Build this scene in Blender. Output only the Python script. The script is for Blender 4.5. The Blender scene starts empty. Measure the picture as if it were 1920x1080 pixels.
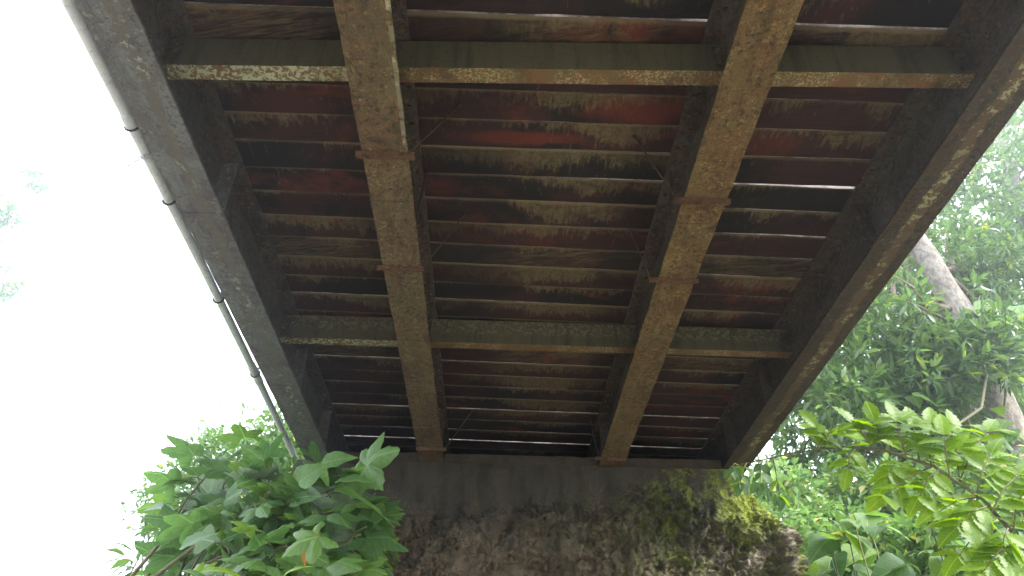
import bpy, math, random
import numpy as np
from mathutils import Vector, Matrix, noise

random.seed(7)
rng = np.random.default_rng(11)
S = bpy.context.scene

# ------------------------------------------------------------------ camera
# orientation measured from the vanishing points of the girders
EYE = 1.6                       # eye height above the stream bed
FOCAL = 1400.0
def unit(v): return v / np.linalg.norm(v)
fw = unit(np.array([-49.0, 995.0, FOCAL]))
zz = np.array([30.0, -1934.0, FOCAL]); zz = unit(zz - fw * (zz @ fw))
MR = np.array([np.cross(fw, zz), fw, zz])
cam = bpy.data.cameras.new('camera'); cam_o = bpy.data.objects.new('camera', cam)
S.collection.objects.link(cam_o)
cam.sensor_width = 36; cam.lens = 36 * FOCAL / 1920
cam.clip_start = 0.05; cam.clip_end = 900
R_ = MR @ np.array([[1, 0, 0], [0, -1, 0], [0, 0, -1.0]])
mw = Matrix([[R_[i][0], R_[i][1], R_[i][2], (0, 0, EYE)[i]] for i in range(3)] + [[0, 0, 0, 1]])
cam_o.matrix_world = mw
S.camera = cam_o

# ------------------------------------------------------------------ sky, sun, exposure
SUN_EL, SUN_AZ = 42, 118        # azimuth from +Y towards +X
w = bpy.data.worlds.new('World'); S.world = w; w.use_nodes = True
nt = w.node_tree; nt.nodes.clear()
sky = nt.nodes.new('ShaderNodeTexSky'); sky.sky_type = 'NISHITA'; sky.sun_disc = False
sky.sun_elevation = math.radians(SUN_EL); sky.sun_rotation = math.radians(SUN_AZ)
sky.air_density = 1.0; sky.dust_density = 4.0; sky.ozone_density = 1.0
mx = nt.nodes.new('ShaderNodeMix'); mx.data_type = 'RGBA'
mx.inputs[0].default_value = 0.8
mx.inputs[7].default_value = (9.0, 9.6, 10.6, 1)      # the overcast layer over the clear sky
bg = nt.nodes.new('ShaderNodeBackground'); bg.inputs[1].default_value = 0.12
wo = nt.nodes.new('ShaderNodeOutputWorld')
nt.links.new(sky.outputs[0], mx.inputs[6]); nt.links.new(mx.outputs[2], bg.inputs[0]); nt.links.new(bg.outputs[0], wo.inputs[0])
sun = bpy.data.lights.new('sun', 'SUN'); sun.energy = 1.5; sun.angle = math.radians(22); sun.color = (1, 0.96, 0.9)
sun_o = bpy.data.objects.new('sun', sun); S.collection.objects.link(sun_o)
e, a = math.radians(SUN_EL), math.radians(SUN_AZ)
sd = Vector((math.cos(e) * math.sin(a), math.cos(e) * math.cos(a), math.sin(e)))
sun_o.rotation_euler = sd.to_track_quat('Z', 'Y').to_euler()
sun_o.location = sd * 60
vs = S.view_settings
vs.view_transform = 'Standard'; vs.look = 'None'; vs.gamma = 1; vs.use_curve_mapping = False
vs.exposure = 2.45
GLARE_HAZE = 0.0075
S.cycles.max_bounces = 10; S.cycles.diffuse_bounces = 6; S.cycles.transmission_bounces = 6
S.cycles.sample_clamp_indirect = 8
S.cycles.use_denoising = True

# ------------------------------------------------------------------ measuring helpers
def on_height(px, py, Z):       # a point of the place at height Z above the eye, measured in the photograph
    d = MR @ np.array([px - 960, py - 540, FOCAL]); d = d * Z / d[2]
    return Vector((d[0], d[1], d[2] + EYE))
def on_depth(px, py, Y):        # a point of the place at Y metres ahead
    d = MR @ np.array([px - 960, py - 540, FOCAL]); d = d * Y / d[1]
    return Vector((d[0], d[1], d[2] + EYE))
H = 2.35                        # underside of the girders above the eye
HW = H + EYE
D = 0.385                       # girder depth
DW = HW + D                     # underside of the deck

# ------------------------------------------------------------------ object helpers
def link(o, parent=None):
    S.collection.objects.link(o)
    if parent is not None: o.parent = parent
    return o
def tag(o, label=None, cat=None, group=None, kind=None):
    for k, v in (('label', label), ('category', cat), ('group', group), ('kind', kind)):
        if v: o[k] = v
    return o
def empty(name, loc=(0, 0, 0)):
    o = bpy.data.objects.new(name, None); o.location = loc; o.empty_display_size = 0.1
    return link(o)
class MB:
    def __init__(s): s.v = []; s.f = []; s.m = []
    def add(s, vs_, fs, mat=0):
        b = len(s.v); s.v += [tuple(v) for v in vs_]; s.f += [tuple(b + i for i in f) for f in fs]; s.m += [mat] * len(fs)
    def box(s, a, b, mat=0):
        x0, y0, z0 = a; x1, y1, z1 = b
        s.add([(x0, y0, z0), (x1, y0, z0), (x1, y1, z0), (x0, y1, z0), (x0, y0, z1), (x1, y0, z1), (x1, y1, z1), (x0, y1, z1)],
              [(3, 2, 1, 0), (4, 5, 6, 7), (0, 1, 5, 4), (1, 2, 6, 5), (2, 3, 7, 6), (3, 0, 4, 7)], mat)
    def tube(s, pts, rad, n=8, mat=0, cap=True):
        pts = [Vector(p) for p in pts]; k = len(pts)
        if not hasattr(rad, '__len__'): rad = [rad] * k
        vs_ = []; ref = Vector((0.13, 0.31, 0.94))
        for i, p in enumerate(pts):
            t = (pts[min(i + 1, k - 1)] - pts[max(i - 1, 0)]).normalized()
            if abs(t.dot(ref)) > 0.95: ref = Vector((1, 0.1, 0))
            a_ = t.cross(ref).normalized(); b_ = t.cross(a_)
            for j in range(n):
                q = 2 * math.pi * j / n
                vs_.append(p + (a_ * math.cos(q) + b_ * math.sin(q)) * rad[i])
        fs = [(i * n + j, i * n + (j + 1) % n, (i + 1) * n + (j + 1) % n, (i + 1) * n + j) for i in range(k - 1) for j in range(n)]
        if cap: fs += [tuple(reversed(range(n))), tuple((k - 1) * n + j for j in range(n))]
        s.add(vs_, fs, mat)
    def mesh(s, name, mats, smooth=False):
        m = bpy.data.meshes.new(name); m.from_pydata(s.v, [], s.f)
        for q in (mats if isinstance(mats, (list, tuple)) else [mats]): m.materials.append(q)
        m.polygons.foreach_set('material_index', s.m)
        if smooth: m.polygons.foreach_set('use_smooth', [True] * len(s.f))
        m.update(); return m
    def build(s, name, mats, parent=None, smooth=False):
        return link(bpy.data.objects.new(name, s.mesh(name, mats, smooth)), parent)
def from_mesh(name, mesh, parent=None): return link(bpy.data.objects.new(name, mesh), parent)

# ------------------------------------------------------------------ material helpers
class NT:
    def __init__(s, name):
        s.mat = bpy.data.materials.new(name); s.mat.use_nodes = True
        s.t = s.mat.node_tree; s.t.nodes.clear()
        s.out = s.t.nodes.new('ShaderNodeOutputMaterial')
    def n(s, ty, **k):
        q = s.t.nodes.new(ty)
        for a_, b_ in k.items(): setattr(q, a_, b_)
        return q
    def put(s, sock, v):
        if hasattr(v, 'is_output') or hasattr(v, 'links'): s.t.links.new(v, sock)
        elif v is not None:
            if isinstance(v, (tuple, list)) and len(v) == 3 and sock.type == 'RGBA': v = tuple(v) + (1,)
            sock.default_value = v
    def math(s, op, a_, b_=0.0, c_=None, clamp=False):
        q = s.n('ShaderNodeMath', operation=op, use_clamp=clamp); s.put(q.inputs[0], a_); s.put(q.inputs[1], b_)
        if c_ is not None: s.put(q.inputs[2], c_)
        return q.outputs[0]
    def mix(s, f, a_, b_):
        q = s.n('ShaderNodeMix', data_type='RGBA'); s.put(q.inputs[0], f); s.put(q.inputs[6], a_); s.put(q.inputs[7], b_); return q.outputs[2]
    def obj(s): return s.n('ShaderNodeTexCoord').outputs['Object']
    def pos(s): return s.n('ShaderNodeNewGeometry').outputs['Position']
    def sep(s, v):
        q = s.n('ShaderNodeSeparateXYZ'); s.put(q.inputs[0], v); return q.outputs
    def comb(s, x, y, z):
        q = s.n('ShaderNodeCombineXYZ'); s.put(q.inputs[0], x); s.put(q.inputs[1], y); s.put(q.inputs[2], z); return q.outputs[0]
    def vmul(s, v, k):
        q = s.n('ShaderNodeVectorMath', operation='MULTIPLY'); s.put(q.inputs[0], v); q.inputs[1].default_value = k; return q.outputs[0]
    def vadd(s, v, k):
        q = s.n('ShaderNodeVectorMath', operation='ADD'); s.put(q.inputs[0], v); s.put(q.inputs[1], k); return q.outputs[0]
    def noise(s, v, scale, detail=4, rough=0.6, dist=0.0):
        q = s.n('ShaderNodeTexNoise'); s.put(q.inputs['Vector'], v); q.inputs['Scale'].default_value = scale
        q.inputs['Detail'].default_value = detail; q.inputs['Roughness'].default_value = rough; q.inputs['Distortion'].default_value = dist
        return q.outputs[0]
    def vor(s, v, scale, feature='F1', rnd=1.0):
        q = s.n('ShaderNodeTexVoronoi', feature=feature); s.put(q.inputs['Vector'], v); q.inputs['Scale'].default_value = scale
        q.inputs['Randomness'].default_value = rnd; return q.outputs[0]
    def ramp(s, v, lo, hi):          # 0 below lo, 1 above hi (lo > hi reverses)
        q = s.n('ShaderNodeMapRange', interpolation_type='SMOOTHSTEP'); s.put(q.inputs[0], v)
        if lo > hi: q.inputs[1].default_value, q.inputs[2].default_value, q.inputs[3].default_value, q.inputs[4].default_value = hi, lo, 1, 0
        else: q.inputs[1].default_value, q.inputs[2].default_value, q.inputs[3].default_value, q.inputs[4].default_value = lo, hi, 0, 1
        return q.outputs[0]
    def bump(s, h, strength=0.5, dist=0.01, normal=None):
        q = s.n('ShaderNodeBump'); s.put(q.inputs['Height'], h); q.inputs['Strength'].default_value = strength; q.inputs['Distance'].default_value = dist
        if normal is not None: s.put(q.inputs['Normal'], normal)
        return q.outputs[0]
    def pbr(s, col, rough=0.8, nrm=None, spec=0.5, metal=0.0):
        q = s.n('ShaderNodeBsdfPrincipled'); s.put(q.inputs['Base Color'], col); s.put(q.inputs['Roughness'], rough)
        s.put(q.inputs['Metallic'], metal)
        q.inputs['Specular IOR Level'].default_value = spec
        if nrm is not None: s.put(q.inputs['Normal'], nrm)
        return q.outputs[0]
    def end(s, shader):
        s.t.links.new(shader, s.out.inputs[0]); return s.mat

def rusty_steel(name, base, rust, dark, pale, pale_amt=0.5, dark_amt=0.5, band=None, seed=0.0):
    t = NT(name); p = t.vadd(t.pos(), (seed, seed * 0.7, 0))
    n1 = t.noise(p, 4.5, 6, 0.72, 0.6); n2 = t.noise(p, 26, 6, 0.75, 0.3); n3 = t.noise(p, 85, 3, 0.7); n4 = t.noise(p, 190, 2, 0.6)
    streak = t.noise(t.vmul(p, (9, 1.2, 6)), 1.6, 5, 0.65, 0.4)
    c = t.mix(t.ramp(n1, 0.40, 0.60), base, rust)
    c = t.mix(t.math('MULTIPLY', t.ramp(t.noise(t.vmul(t.vadd(p, (1, 14, 6)), (3, 1, 3)), 2.6, 6, 0.72, 0.8), 0.50, 0.60), 0.7), c, tuple(q * 1.45 for q in base))
    c = t.mix(t.math('MULTIPLY', t.ramp(t.noise(t.vmul(t.vadd(p, (9, 4, 1)), (2.2, 1, 2)), 3.4, 6, 0.75, 0.9), 0.53, 0.60), 0.8), c, (base[0] * .62, base[1] * .50, base[2] * .62))
    c = t.mix(t.math('MULTIPLY', t.ramp(n2, 0.54, 0.62), 0.45), c, tuple(q * 1.7 for q in rust))
    c = t.mix(t.math('MULTIPLY', t.math('MULTIPLY', t.ramp(n2, 0.47, 0.40), t.ramp(n1, .42, .56)), dark_amt), c, dark)
    c = t.mix(t.math('MULTIPLY', t.ramp(streak, 0.54, 0.68), 0.5), c, dark)
    c = t.mix(t.math('MULTIPLY', t.ramp(n3, 0.60, 0.66), dark_amt * .7), c, dark)
    pits = t.math('MULTIPLY', t.ramp(t.noise(t.vadd(p, (2, 6, 4)), 44, 3, 0.6), 0.55, 0.60), t.ramp(t.noise(p, 5.5, 4, .7), .40, .56))
    c = t.mix(t.math('MULTIPLY', pits, 0.85), c, dark)
    flk = t.math('MULTIPLY', t.ramp(t.noise(t.vadd(p, (12, 3, 4)), 36, 4, 0.65), 0.57, 0.61), t.ramp(t.noise(t.vadd(p, (1, 1, 8)), 4.5, 4, .7), .46, .58))
    c = t.mix(t.math('MULTIPLY', flk, 0.7), c, (base[0] * 2.3, base[1] * 2.1, base[2] * 1.7))
    grit = t.noise(t.vadd(p, (5, 2, 9)), 120, 5, 0.85)
    c = t.mix(t.math('MULTIPLY', t.ramp(grit, 0.52, 0.60), 0.55), c, (base[0] * .42, base[1] * .38, base[2] * .40))
    c = t.mix(t.math('MULTIPLY', t.ramp(t.noise(t.vadd(p, (15, 2, 9)), 100, 5, 0.85), 0.56, 0.64), 0.45), c, tuple(q * 2.0 for q in base))
    if band:
        x = t.sep(t.pos())[0]
        wob = t.math('MULTIPLY', t.math('SUBTRACT', t.noise(t.pos(), 5, 5, 0.7), 0.5), 0.13)
        dd = t.math('ABSOLUTE', t.math('ADD', t.math('SUBTRACT', x, band[0]), wob))
        bm = t.ramp(dd, band[1] + 0.012, band[1])
        if band[0] == -.421: bm = t.math('MULTIPLY', t.math('MULTIPLY', t.ramp(x, -.437, -.430), t.ramp(t.sep(t.pos())[1], 2.3, 2.25)), t.ramp(t.noise(p, 14, 4, .7), .42, .5))
        c = t.mix(t.math('MULTIPLY', bm, 0.85), c, band[2])
        lich = t.math('MULTIPLY', bm, t.ramp(t.noise(p, 26, 5, 0.75), 0.52, 0.58))
        lich = t.math('MULTIPLY', lich, t.ramp(t.noise(p, 2.1, 2, 0.5), 0.42, 0.6))
        c = t.mix(lich, c, pale)
    sp = t.math('MULTIPLY', t.ramp(t.noise(p, 42, 4, 0.8), 0.63, 0.68), t.ramp(t.noise(p, 2.6, 3, 0.6), 0.38, 0.6))
    c = t.mix(t.math('MULTIPLY', sp, pale_amt), c, pale)
    dots = t.ramp(t.vor(p, 24), 0.10, 0.07)
    c = t.mix(t.math('MULTIPLY', t.math('MULTIPLY', dots, t.ramp(t.noise(p, 4), 0.5, 0.6)), pale_amt), c, pale)
    h = t.math('ADD', t.math('MULTIPLY', n2, 0.8), t.math('ADD', t.math('MULTIPLY', n3, 0.5), t.math('MULTIPLY', n4, 0.3)))
    return t.end(t.pbr(c, 0.85, t.bump(h, 0.75, 0.012), 0.3))

M = {}
M['girder_left'] = rusty_steel('girder steel olive', (.100, .080, .045), (.126, .074, .040), (.034, .028, .020), (.36, .34, .24), 0.7, 0.7, band=(-.421, .002, (.19, .18, .12)))
M['girder_right'] = rusty_steel('girder steel ochre', (.118, .090, .042), (.138, .080, .037), (.036, .026, .017), (.40, .36, .20), 0.6, 0.6, seed=5.3)
M['girder_outer_left'] = rusty_steel('outer steel glare grey', (.118, .123, .130), (.112, .105, .100), (.070, .070, .074), (.28, .31, .30), 0.2, 0.25,  # blue-grey of lens glare put into the steel colours
                                     band=(-1.42, 0.016, (.115, .105, .090)), seed=9.1)
M['girder_outer_right'] = rusty_steel('outer steel dark', (.045, .038, .027), (.060, .038, .022), (.018, .016, .014), (.27, .26, .14), 0.3, 0.5,
                                      band=(1.965, 0.024, (.098, .068, .036)), seed=2.2)
M['web'] = rusty_steel('web steel dark', (.066, .061, .052), (.080, .060, .048), (.028, .027, .025), (.16, .14, .09), 0.4, 0.6, seed=3.7)
M['strap'] = rusty_steel('strap rust', (.085, .052, .032), (.13, .070, .038), (.03, .02, .015), (.25, .2, .14), 0.4, 0.5, seed=7)

def painted_beam(name, flange):
    t = NT(name); p = t.pos(); x = t.sep(p)[0]
    n2 = t.noise(p, 14, 4, 0.7); n3 = t.noise(p, 60, 4, 0.75)
    vert = t.noise(t.vmul(p, (22, 3, 1.5)), 1, 4, 0.6)
    olive = t.mix(t.ramp(vert, 0.45, 0.7), (.080, .076, .048), (.048, .047, .033))
    olive = t.mix(t.math('MULTIPLY', t.ramp(n3, 0.56, 0.66), 0.6), olive, (.020, .017, .012))
    if not flange:
        second = t.ramp(t.sep(p)[1], 3.2, 3.4)
        chips = t.math('MULTIPLY', second, t.ramp(t.noise(p, 38, 4, 0.8), 0.49, 0.55))
        top = t.ramp(t.math('ADD', t.sep(p)[2], t.math('MULTIPLY', n2, 0.05)), DW - 0.12, DW - 0.07)
        olive = t.mix(t.math('MULTIPLY', t.math('MULTIPLY', chips, top), 0.8), olive, (.17, .16, .11))
        olive = t.mix(t.math('MULTIPLY', t.ramp(n2, 0.55, 0.7), 0.35), olive, (.085, .072, .040))
        return t.end(t.pbr(olive, 0.8, t.bump(t.math('ADD', n2, n3), 0.45, 0.006), 0.35))
    rust = t.mix(t.ramp(n2, 0.4, 0.65), (.115, .085, .040), (.150, .068, .030))
    left = t.ramp(t.math('ADD', x, t.math('MULTIPLY', t.noise(p, 5), 0.4)), -0.35, -0.65)
    patch = t.ramp(t.noise(t.vmul(p, (1, 1, 1)), 5.3, 5, 0.7), 0.42, 0.60)
    paint = t.mix(left, (.29, .26, .14), (.31, .34, .24))
    chips = t.ramp(t.noise(t.vadd(p, (3, 1, 4)), 48, 3, 0.55, 0.3), 0.50, 0.46)
    chips2 = t.ramp(t.noise(t.vadd(p, (7, 1, 4)), 85, 4, 0.7, 0.5), 0.50, 0.56)
    c = t.mix(t.math('MULTIPLY', patch, chips2), rust, paint)
    c = t.mix(t.math('MULTIPLY', left, chips), c, paint)
    c = t.mix(t.math('MULTIPLY', t.ramp(t.noise(p, 9, 5, .7), 0.54, 0.66), 0.7), c, (.055, .045, .026))
    return t.end(t.pbr(c, 0.75, t.bump(t.math('ADD', n2, n3), 0.5, 0.006), 0.35))
M['beam_web'] = painted_beam('olive painted web', False)
M['beam_flange'] = painted_beam('chipped painted flange', True)

def plank_mat():
    t = NT('stained deck timber'); o = t.obj(); r = t.n('ShaderNodeObjectInfo').outputs['Random']
    off = t.comb(t.math('MULTIPLY', r, 37.0), t.math('MULTIPLY', r, 91.0), t.math('MULTIPLY', r, 13.0))
    p = t.vadd(o, off); x, y, z = t.sep(o)[0], t.sep(o)[1], t.sep(o)[2]
    v = t.math('MULTIPLY_ADD', y, 5.2, 0.5)                        # 0 near edge .. 1 far edge
    grain = t.noise(t.vmul(p, (2.2, 40, 40)), 1.6, 5, 0.65, 0.4)
    big = t.noise(p, 1.7, 4, 0.6, 0.3); mid = t.noise(p, 7, 5, 0.7, 0.4); fine = t.noise(p, 60, 4, 0.7)
    r2 = t.math('FRACT', t.math('MULTIPLY', r, 7.31)); r3 = t.math('FRACT', t.math('MULTIPLY', r, 23.7))
    c = t.mix(t.ramp(t.math('MULTIPLY_ADD', t.math('SUBTRACT', r3, .5), .22, big), 0.40, 0.54), (.016, .015, .017), (.046, .022, .023))
    c = t.mix(t.math('MULTIPLY', t.ramp(grain, 0.45, 0.65), 0.45), c, (.022, .015, .015))
    redm = t.math('MULTIPLY', t.ramp(t.noise(t.vmul(t.vadd(p, (11, 5, 2)), (1, 2.2, 1)), 1.3, 4, 0.6, 0.5), 0.555, 0.69), t.ramp(mid, 0.34, 0.52))
    c = t.mix(t.math('MULTIPLY', redm, 0.75), c, (.145, .036, .026))
    wx, wy, wz = t.sep(t.pos()); wn = t.math('MULTIPLY', t.math('SUBTRACT', t.noise(t.pos(), 6, 5, .7), .5), 1.4)
    for ex, ey, rx_, ry_, am in ((.66, 2.37, .34, .10, .9), (.08, 2.57, .36, .055, 1.0), (-.33, 2.94, .12, .10, .5), (1.28, 2.56, .20, .10, .5), (-1.0, 2.38, .3, .12, .35)):
        dx = t.math('DIVIDE', t.math('SUBTRACT', wx, ex), rx_); dy = t.math('DIVIDE', t.math('SUBTRACT', wy, ey), ry_)
        rr_ = t.math('ADD', t.math('SQRT', t.math('ADD', t.math('MULTIPLY', dx, dx), t.math('MULTIPLY', dy, dy))), wn)
        c = t.mix(t.math('MULTIPLY', t.ramp(rr_, 1.1, .45), am), c, (.125, .032, .024))
    # mud: a pale fringe along the near edge, ragged tongues below it and broad films
    lng = t.noise(t.comb(t.math('MULTIPLY_ADD', x, 1.3, t.math('MULTIPLY', r, 50.0)), 0.0, t.math('MULTIPLY', r, 9.0)), 1.0, 3, 0.55)
    tong = t.noise(t.comb(t.math('MULTIPLY', x, 11.0), t.math('MULTIPLY', v, 1.0), t.math('MULTIPLY', r, 70.0)), 1.0, 5, 0.72, 0.3)
    strk = t.noise(t.comb(t.math('MULTIPLY', x, 48.0), t.math('MULTIPLY', v, 2.6), t.math('MULTIPLY', r, 31.0)), 1.0, 4, 0.7, 0.4)
    ll = t.math('ADD', t.math('ADD', t.math('MULTIPLY', t.ramp(t.math('ABSOLUTE', t.math('ADD', x, t.math('MULTIPLY_ADD', big, .5, -.32))), .55, .2), .35), t.math('MULTIPLY_ADD', lng, 3.6, -1.84)), t.math('ADD', t.math('MULTIPLY_ADD', t.math('SUBTRACT', tong, 0.5), 1.1, t.math('MULTIPLY', t.math('SUBTRACT', strk, .5), 1.5)), t.math('MULTIPLY', r3, .45)))
    wash = t.noise(t.comb(t.math('MULTIPLY', x, 4.0), t.math('MULTIPLY', v, 1.6), t.math('MULTIPLY', r, 41.0)), 1.0, 5, 0.7, 0.6)
    m = t.math('MULTIPLY', t.ramp(t.math('SUBTRACT', ll, v), -0.05, 0.35), t.math('MULTIPLY_ADD', t.ramp(strk, 0.30, 0.62), 0.55, 0.45))
    m = t.math('MULTIPLY', m, t.math('MULTIPLY_ADD', t.ramp(wash, 0.34, 0.5), 0.65, 0.35))
    thin = t.math('MULTIPLY', t.ramp(strk, 0.60, 0.68), t.ramp(t.math('SUBTRACT', t.math('ADD', ll, 0.55), v), 0.0, 0.4))
    m = t.math('MAXIMUM', m, t.math('MULTIPLY', thin, 0.55))
    m = t.math('MULTIPLY', m, t.math('MULTIPLY_ADD', t.ramp(fine, 0.34, 0.6), 0.45, 0.55))
    # wholly muddied boards with a slanting wavy grain
    whole = t.ramp(r2, 0.74, 0.78)
    diag = t.noise(t.comb(t.math('MULTIPLY_ADD', y, -9.0, t.math('MULTIPLY', x, 2.2)), t.math('MULTIPLY_ADD', y, 40.0, t.math('MULTIPLY', x, 9.0)), t.math('MULTIPLY', r, 17.0)), 1.3, 5, 0.7, 1.2)
    m = t.math('MAXIMUM', m, t.math('MULTIPLY', t.math('MULTIPLY', whole, t.ramp(wash, .34, .55)), t.ramp(diag, 0.38, 0.68)))
    # timber colour darkened either side of the inner girders
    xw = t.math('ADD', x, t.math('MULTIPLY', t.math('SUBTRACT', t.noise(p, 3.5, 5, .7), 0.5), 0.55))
    girder_dark = t.math('MAXIMUM', t.ramp(t.math('ABSOLUTE', t.math('SUBTRACT', xw, -0.38 - 0.28)), 0.55, 0.30), t.ramp(t.math('ABSOLUTE', t.math('SUBTRACT', xw, 0.94 - 0.28)), 0.45, 0.2))
    girder_dark = t.math('MULTIPLY', girder_dark, t.math('MULTIPLY_ADD', r2, 0.5, 0.5))
    col = t.math('MULTIPLY', m, t.math('MULTIPLY_ADD', girder_dark, -0.85, 1.0))
    tan = t.mix(t.ramp(wash, 0.42, 0.6), (.165, .135, .068), (.130, .100, .060))
    c = t.mix(t.math('MULTIPLY', girder_dark, 0.5), c, (.012, .012, .014))
    c = t.mix(col, c, tan)
    edge = t.ramp(t.math('ADD', v, t.math('MULTIPLY', t.math('SUBTRACT', mid, .5), .16)), 0.11, 0.02)
    c = t.mix(t.math('MULTIPLY', edge, t.math('MULTIPLY_ADD', lng, 1.6, -.35)), c, (.20, .165, .105))
    # the sawn edge faces, daylight in the gaps painted as pale colour
    nz = t.math('ABSOLUTE', t.sep(t.n('ShaderNodeNewGeometry').outputs['True Normal'])[2])
    c = t.mix(t.ramp(nz, 0.6, 0.3), c, t.mix(t.ramp(mid, .4, .6), (.13, .10, .085), (.38, .34, .31)))
    h = t.math('ADD', t.math('MULTIPLY', grain, 0.7), t.math('ADD', t.math('MULTIPLY', fine, 0.35), t.math('MULTIPLY', col, 0.6)))
    return t.end(t.pbr(c, 0.8, t.bump(h, 0.55, 0.008), 0.3))
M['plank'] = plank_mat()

def abut_mat():
    t = NT('weathered plaster and moss'); p = t.pos(); x, y, z = t.sep(p)
    n1 = t.noise(p, 1.6, 5, 0.65, 0.5); n2 = t.noise(p, 8, 6, 0.75, 0.3); n3 = t.noise(p, 42, 5, 0.78); run = t.noise(t.vmul(p, (7, 7, 1.1)), 1.3, 5, 0.65)
    n4 = t.noise(t.vadd(p, (2, 7, 5)), 18, 6, 0.78, 0.4)
    c = t.mix(t.ramp(n2, 0.36, 0.64), (.125, .102, .070), (.245, .195, .135))
    pl = t.ramp(t.noise(t.vadd(p, (3, 9, 6)), 2.8, 6, 0.62, 0.9), 0.50, 0.53)
    c = t.mix(t.math('MULTIPLY', t.ramp(n3, 0.5, 0.62), 0.6), c, (.055, .044, .030))
    c = t.mix(t.math('MULTIPLY', pl, 0.7), c, t.mix(t.ramp(n2, .4, .6), (.195, .155, .112), (.150, .130, .088)))
    c = t.mix(t.math('MULTIPLY', t.ramp(n4, 0.58, 0.66), 0.5), c, (.24, .20, .15))
    zw = t.math('ADD', t.math('MULTIPLY_ADD', t.math('SUBTRACT', n1, 0.5), 0.9, z), t.math('MULTIPLY_ADD', t.math('SUBTRACT', run, .5), .8, t.math('MULTIPLY', x, 0.02)))
    crk = t.math('ABSOLUTE', t.math('SUBTRACT', t.noise(t.vadd(p, (6, 1, 3)), 5.5, 6, 0.72, 0.5), 0.5))
    c = t.mix(t.math('MULTIPLY', t.ramp(crk, 0.018, 0.004), 0.75), c, (.030, .022, .015))  # dark crack lines, shade of cavities painted into the colour
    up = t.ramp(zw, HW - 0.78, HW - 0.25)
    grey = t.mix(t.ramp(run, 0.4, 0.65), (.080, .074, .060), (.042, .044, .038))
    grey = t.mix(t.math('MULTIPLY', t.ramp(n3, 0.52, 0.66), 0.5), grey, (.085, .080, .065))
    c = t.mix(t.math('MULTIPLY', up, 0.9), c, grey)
    green = t.mix(t.ramp(n3, .38, .6), (.050, .064, .020), (.150, .180, .045))
    gx_ = t.ramp(t.math('MULTIPLY_ADD', t.math('SUBTRACT', n1, 0.5), 1.8, x), 0.1, 1.5)
    gz_ = t.ramp(t.math('MULTIPLY_ADD', t.math('SUBTRACT', n2, 0.5), .8, z), HW - 0.12, HW - 0.35)
    g = t.math('MULTIPLY', t.math('MULTIPLY', gx_, gz_), t.ramp(t.math('ADD', n4, t.math('MULTIPLY', t.math('SUBTRACT', n2, .5), .8)), 0.46, 0.56))
    c = t.mix(t.math('MULTIPLY', g, 0.85), c, green)
    lime = t.mix(t.ramp(n3, .36, .62), (.13, .17, .022), (.29, .34, .055))
    g2 = t.math('MULTIPLY', t.ramp(t.math('MULTIPLY_ADD', t.math('SUBTRACT', n2, 0.5), .9, x), 1.62, 1.95),
                t.ramp(t.math('MULTIPLY_ADD', t.math('SUBTRACT', n1, 0.5), 0.9, z), HW - 0.62, HW - 0.34))
    c = t.mix(t.math('MULTIPLY', g2, t.ramp(t.noise(t.vmul(p, (20, 20, 4)), 1, 5, .75), 0.36, 0.5)), c, lime)
    g3 = t.math('MULTIPLY', t.ramp(x, 0.9, 1.6), t.ramp(t.math('MULTIPLY_ADD', t.math('SUBTRACT', n4, .5), .5, t.noise(t.vadd(p, (4, 8, 2)), 4.2, 4, 0.7)), 0.56, 0.64))
    c = t.mix(t.math('MULTIPLY', g3, 0.75), c, lime)
    s = t.math('MULTIPLY', t.ramp(x, 1.30, 1.65), t.ramp(t.math('MULTIPLY_ADD', t.math('SUBTRACT', n2, .5), .35, t.noise(t.vadd(p, (1, 3, 9.3)), 2.6, 4, 0.6)), 0.57, 0.62))
    s = t.math('MULTIPLY', s, t.ramp(t.math('MULTIPLY_ADD', t.math('SUBTRACT', n2, .5), .4, z), HW - 0.42, HW - 0.56))
    c = t.mix(s, c, t.mix(t.ramp(n3, 0.4, 0.6), (.40, .35, .27), (.19, .155, .115)))
    h = t.math('ADD', n2, t.math('ADD', t.math('MULTIPLY', n3, 0.6), t.math('MULTIPLY', n4, .6)))
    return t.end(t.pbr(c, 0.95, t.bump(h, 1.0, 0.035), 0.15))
M['abutment'] = abut_mat()

def simple(name, a_, b_, scale, rough=0.85, bump=0.4, bd=0.02, spec=0.3, stretch=(1, 1, 1)):
    t = NT(name); p = t.vmul(t.pos(), stretch); n1 = t.noise(p, scale, 6, 0.68, 0.3); n2 = t.noise(p, scale * 6, 4, 0.7)
    c = t.mix(t.ramp(n1, 0.36, 0.64), a_, b_); c = t.mix(t.math('MULTIPLY', t.ramp(n2, 0.5, 0.68), 0.5), c, tuple(q * 0.5 for q in a_))
    return t.end(t.pbr(c, rough, t.bump(t.math('ADD', n1, t.math('MULTIPLY', n2, 0.5)), bump, bd), spec))
M['soil'] = simple('bank soil and stones', (.20, .17, .12), (.34, .30, .23), 1.6, 0.95, 0.8, 0.05)
M['ledge'] = simple('stained bearing ledge', (.050, .042, .036), (.082, .066, .054), 9, 0.9, 0.6, 0.01)
M['bark_pale'] = simple('pale lichen bark', (.17, .145, .12), (.36, .32, .27), 16, 0.9, 1.0, 0.03, stretch=(1, 1, .6))
M['bark_brown'] = simple('brown bark', (.12, .085, .058), (.24, .18, .13), 9, 0.9, 0.8, 0.02, stretch=(1, 1, .4))
M['stem'] = simple('green brown stem', (.10, .10, .045), (.16, .13, .07), 20, 0.7, 0.3, 0.003)
M['pipe'] = simple('grey galvanised pipe', (.60, .64, .70), (.70, .74, .80), 6, 0.45, 0.1, 0.002, 0.5)
M['wire'] = simple('rusty wire', (.035, .028, .022), (.06, .045, .035), 30, 0.8, 0.2, 0.002)

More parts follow.
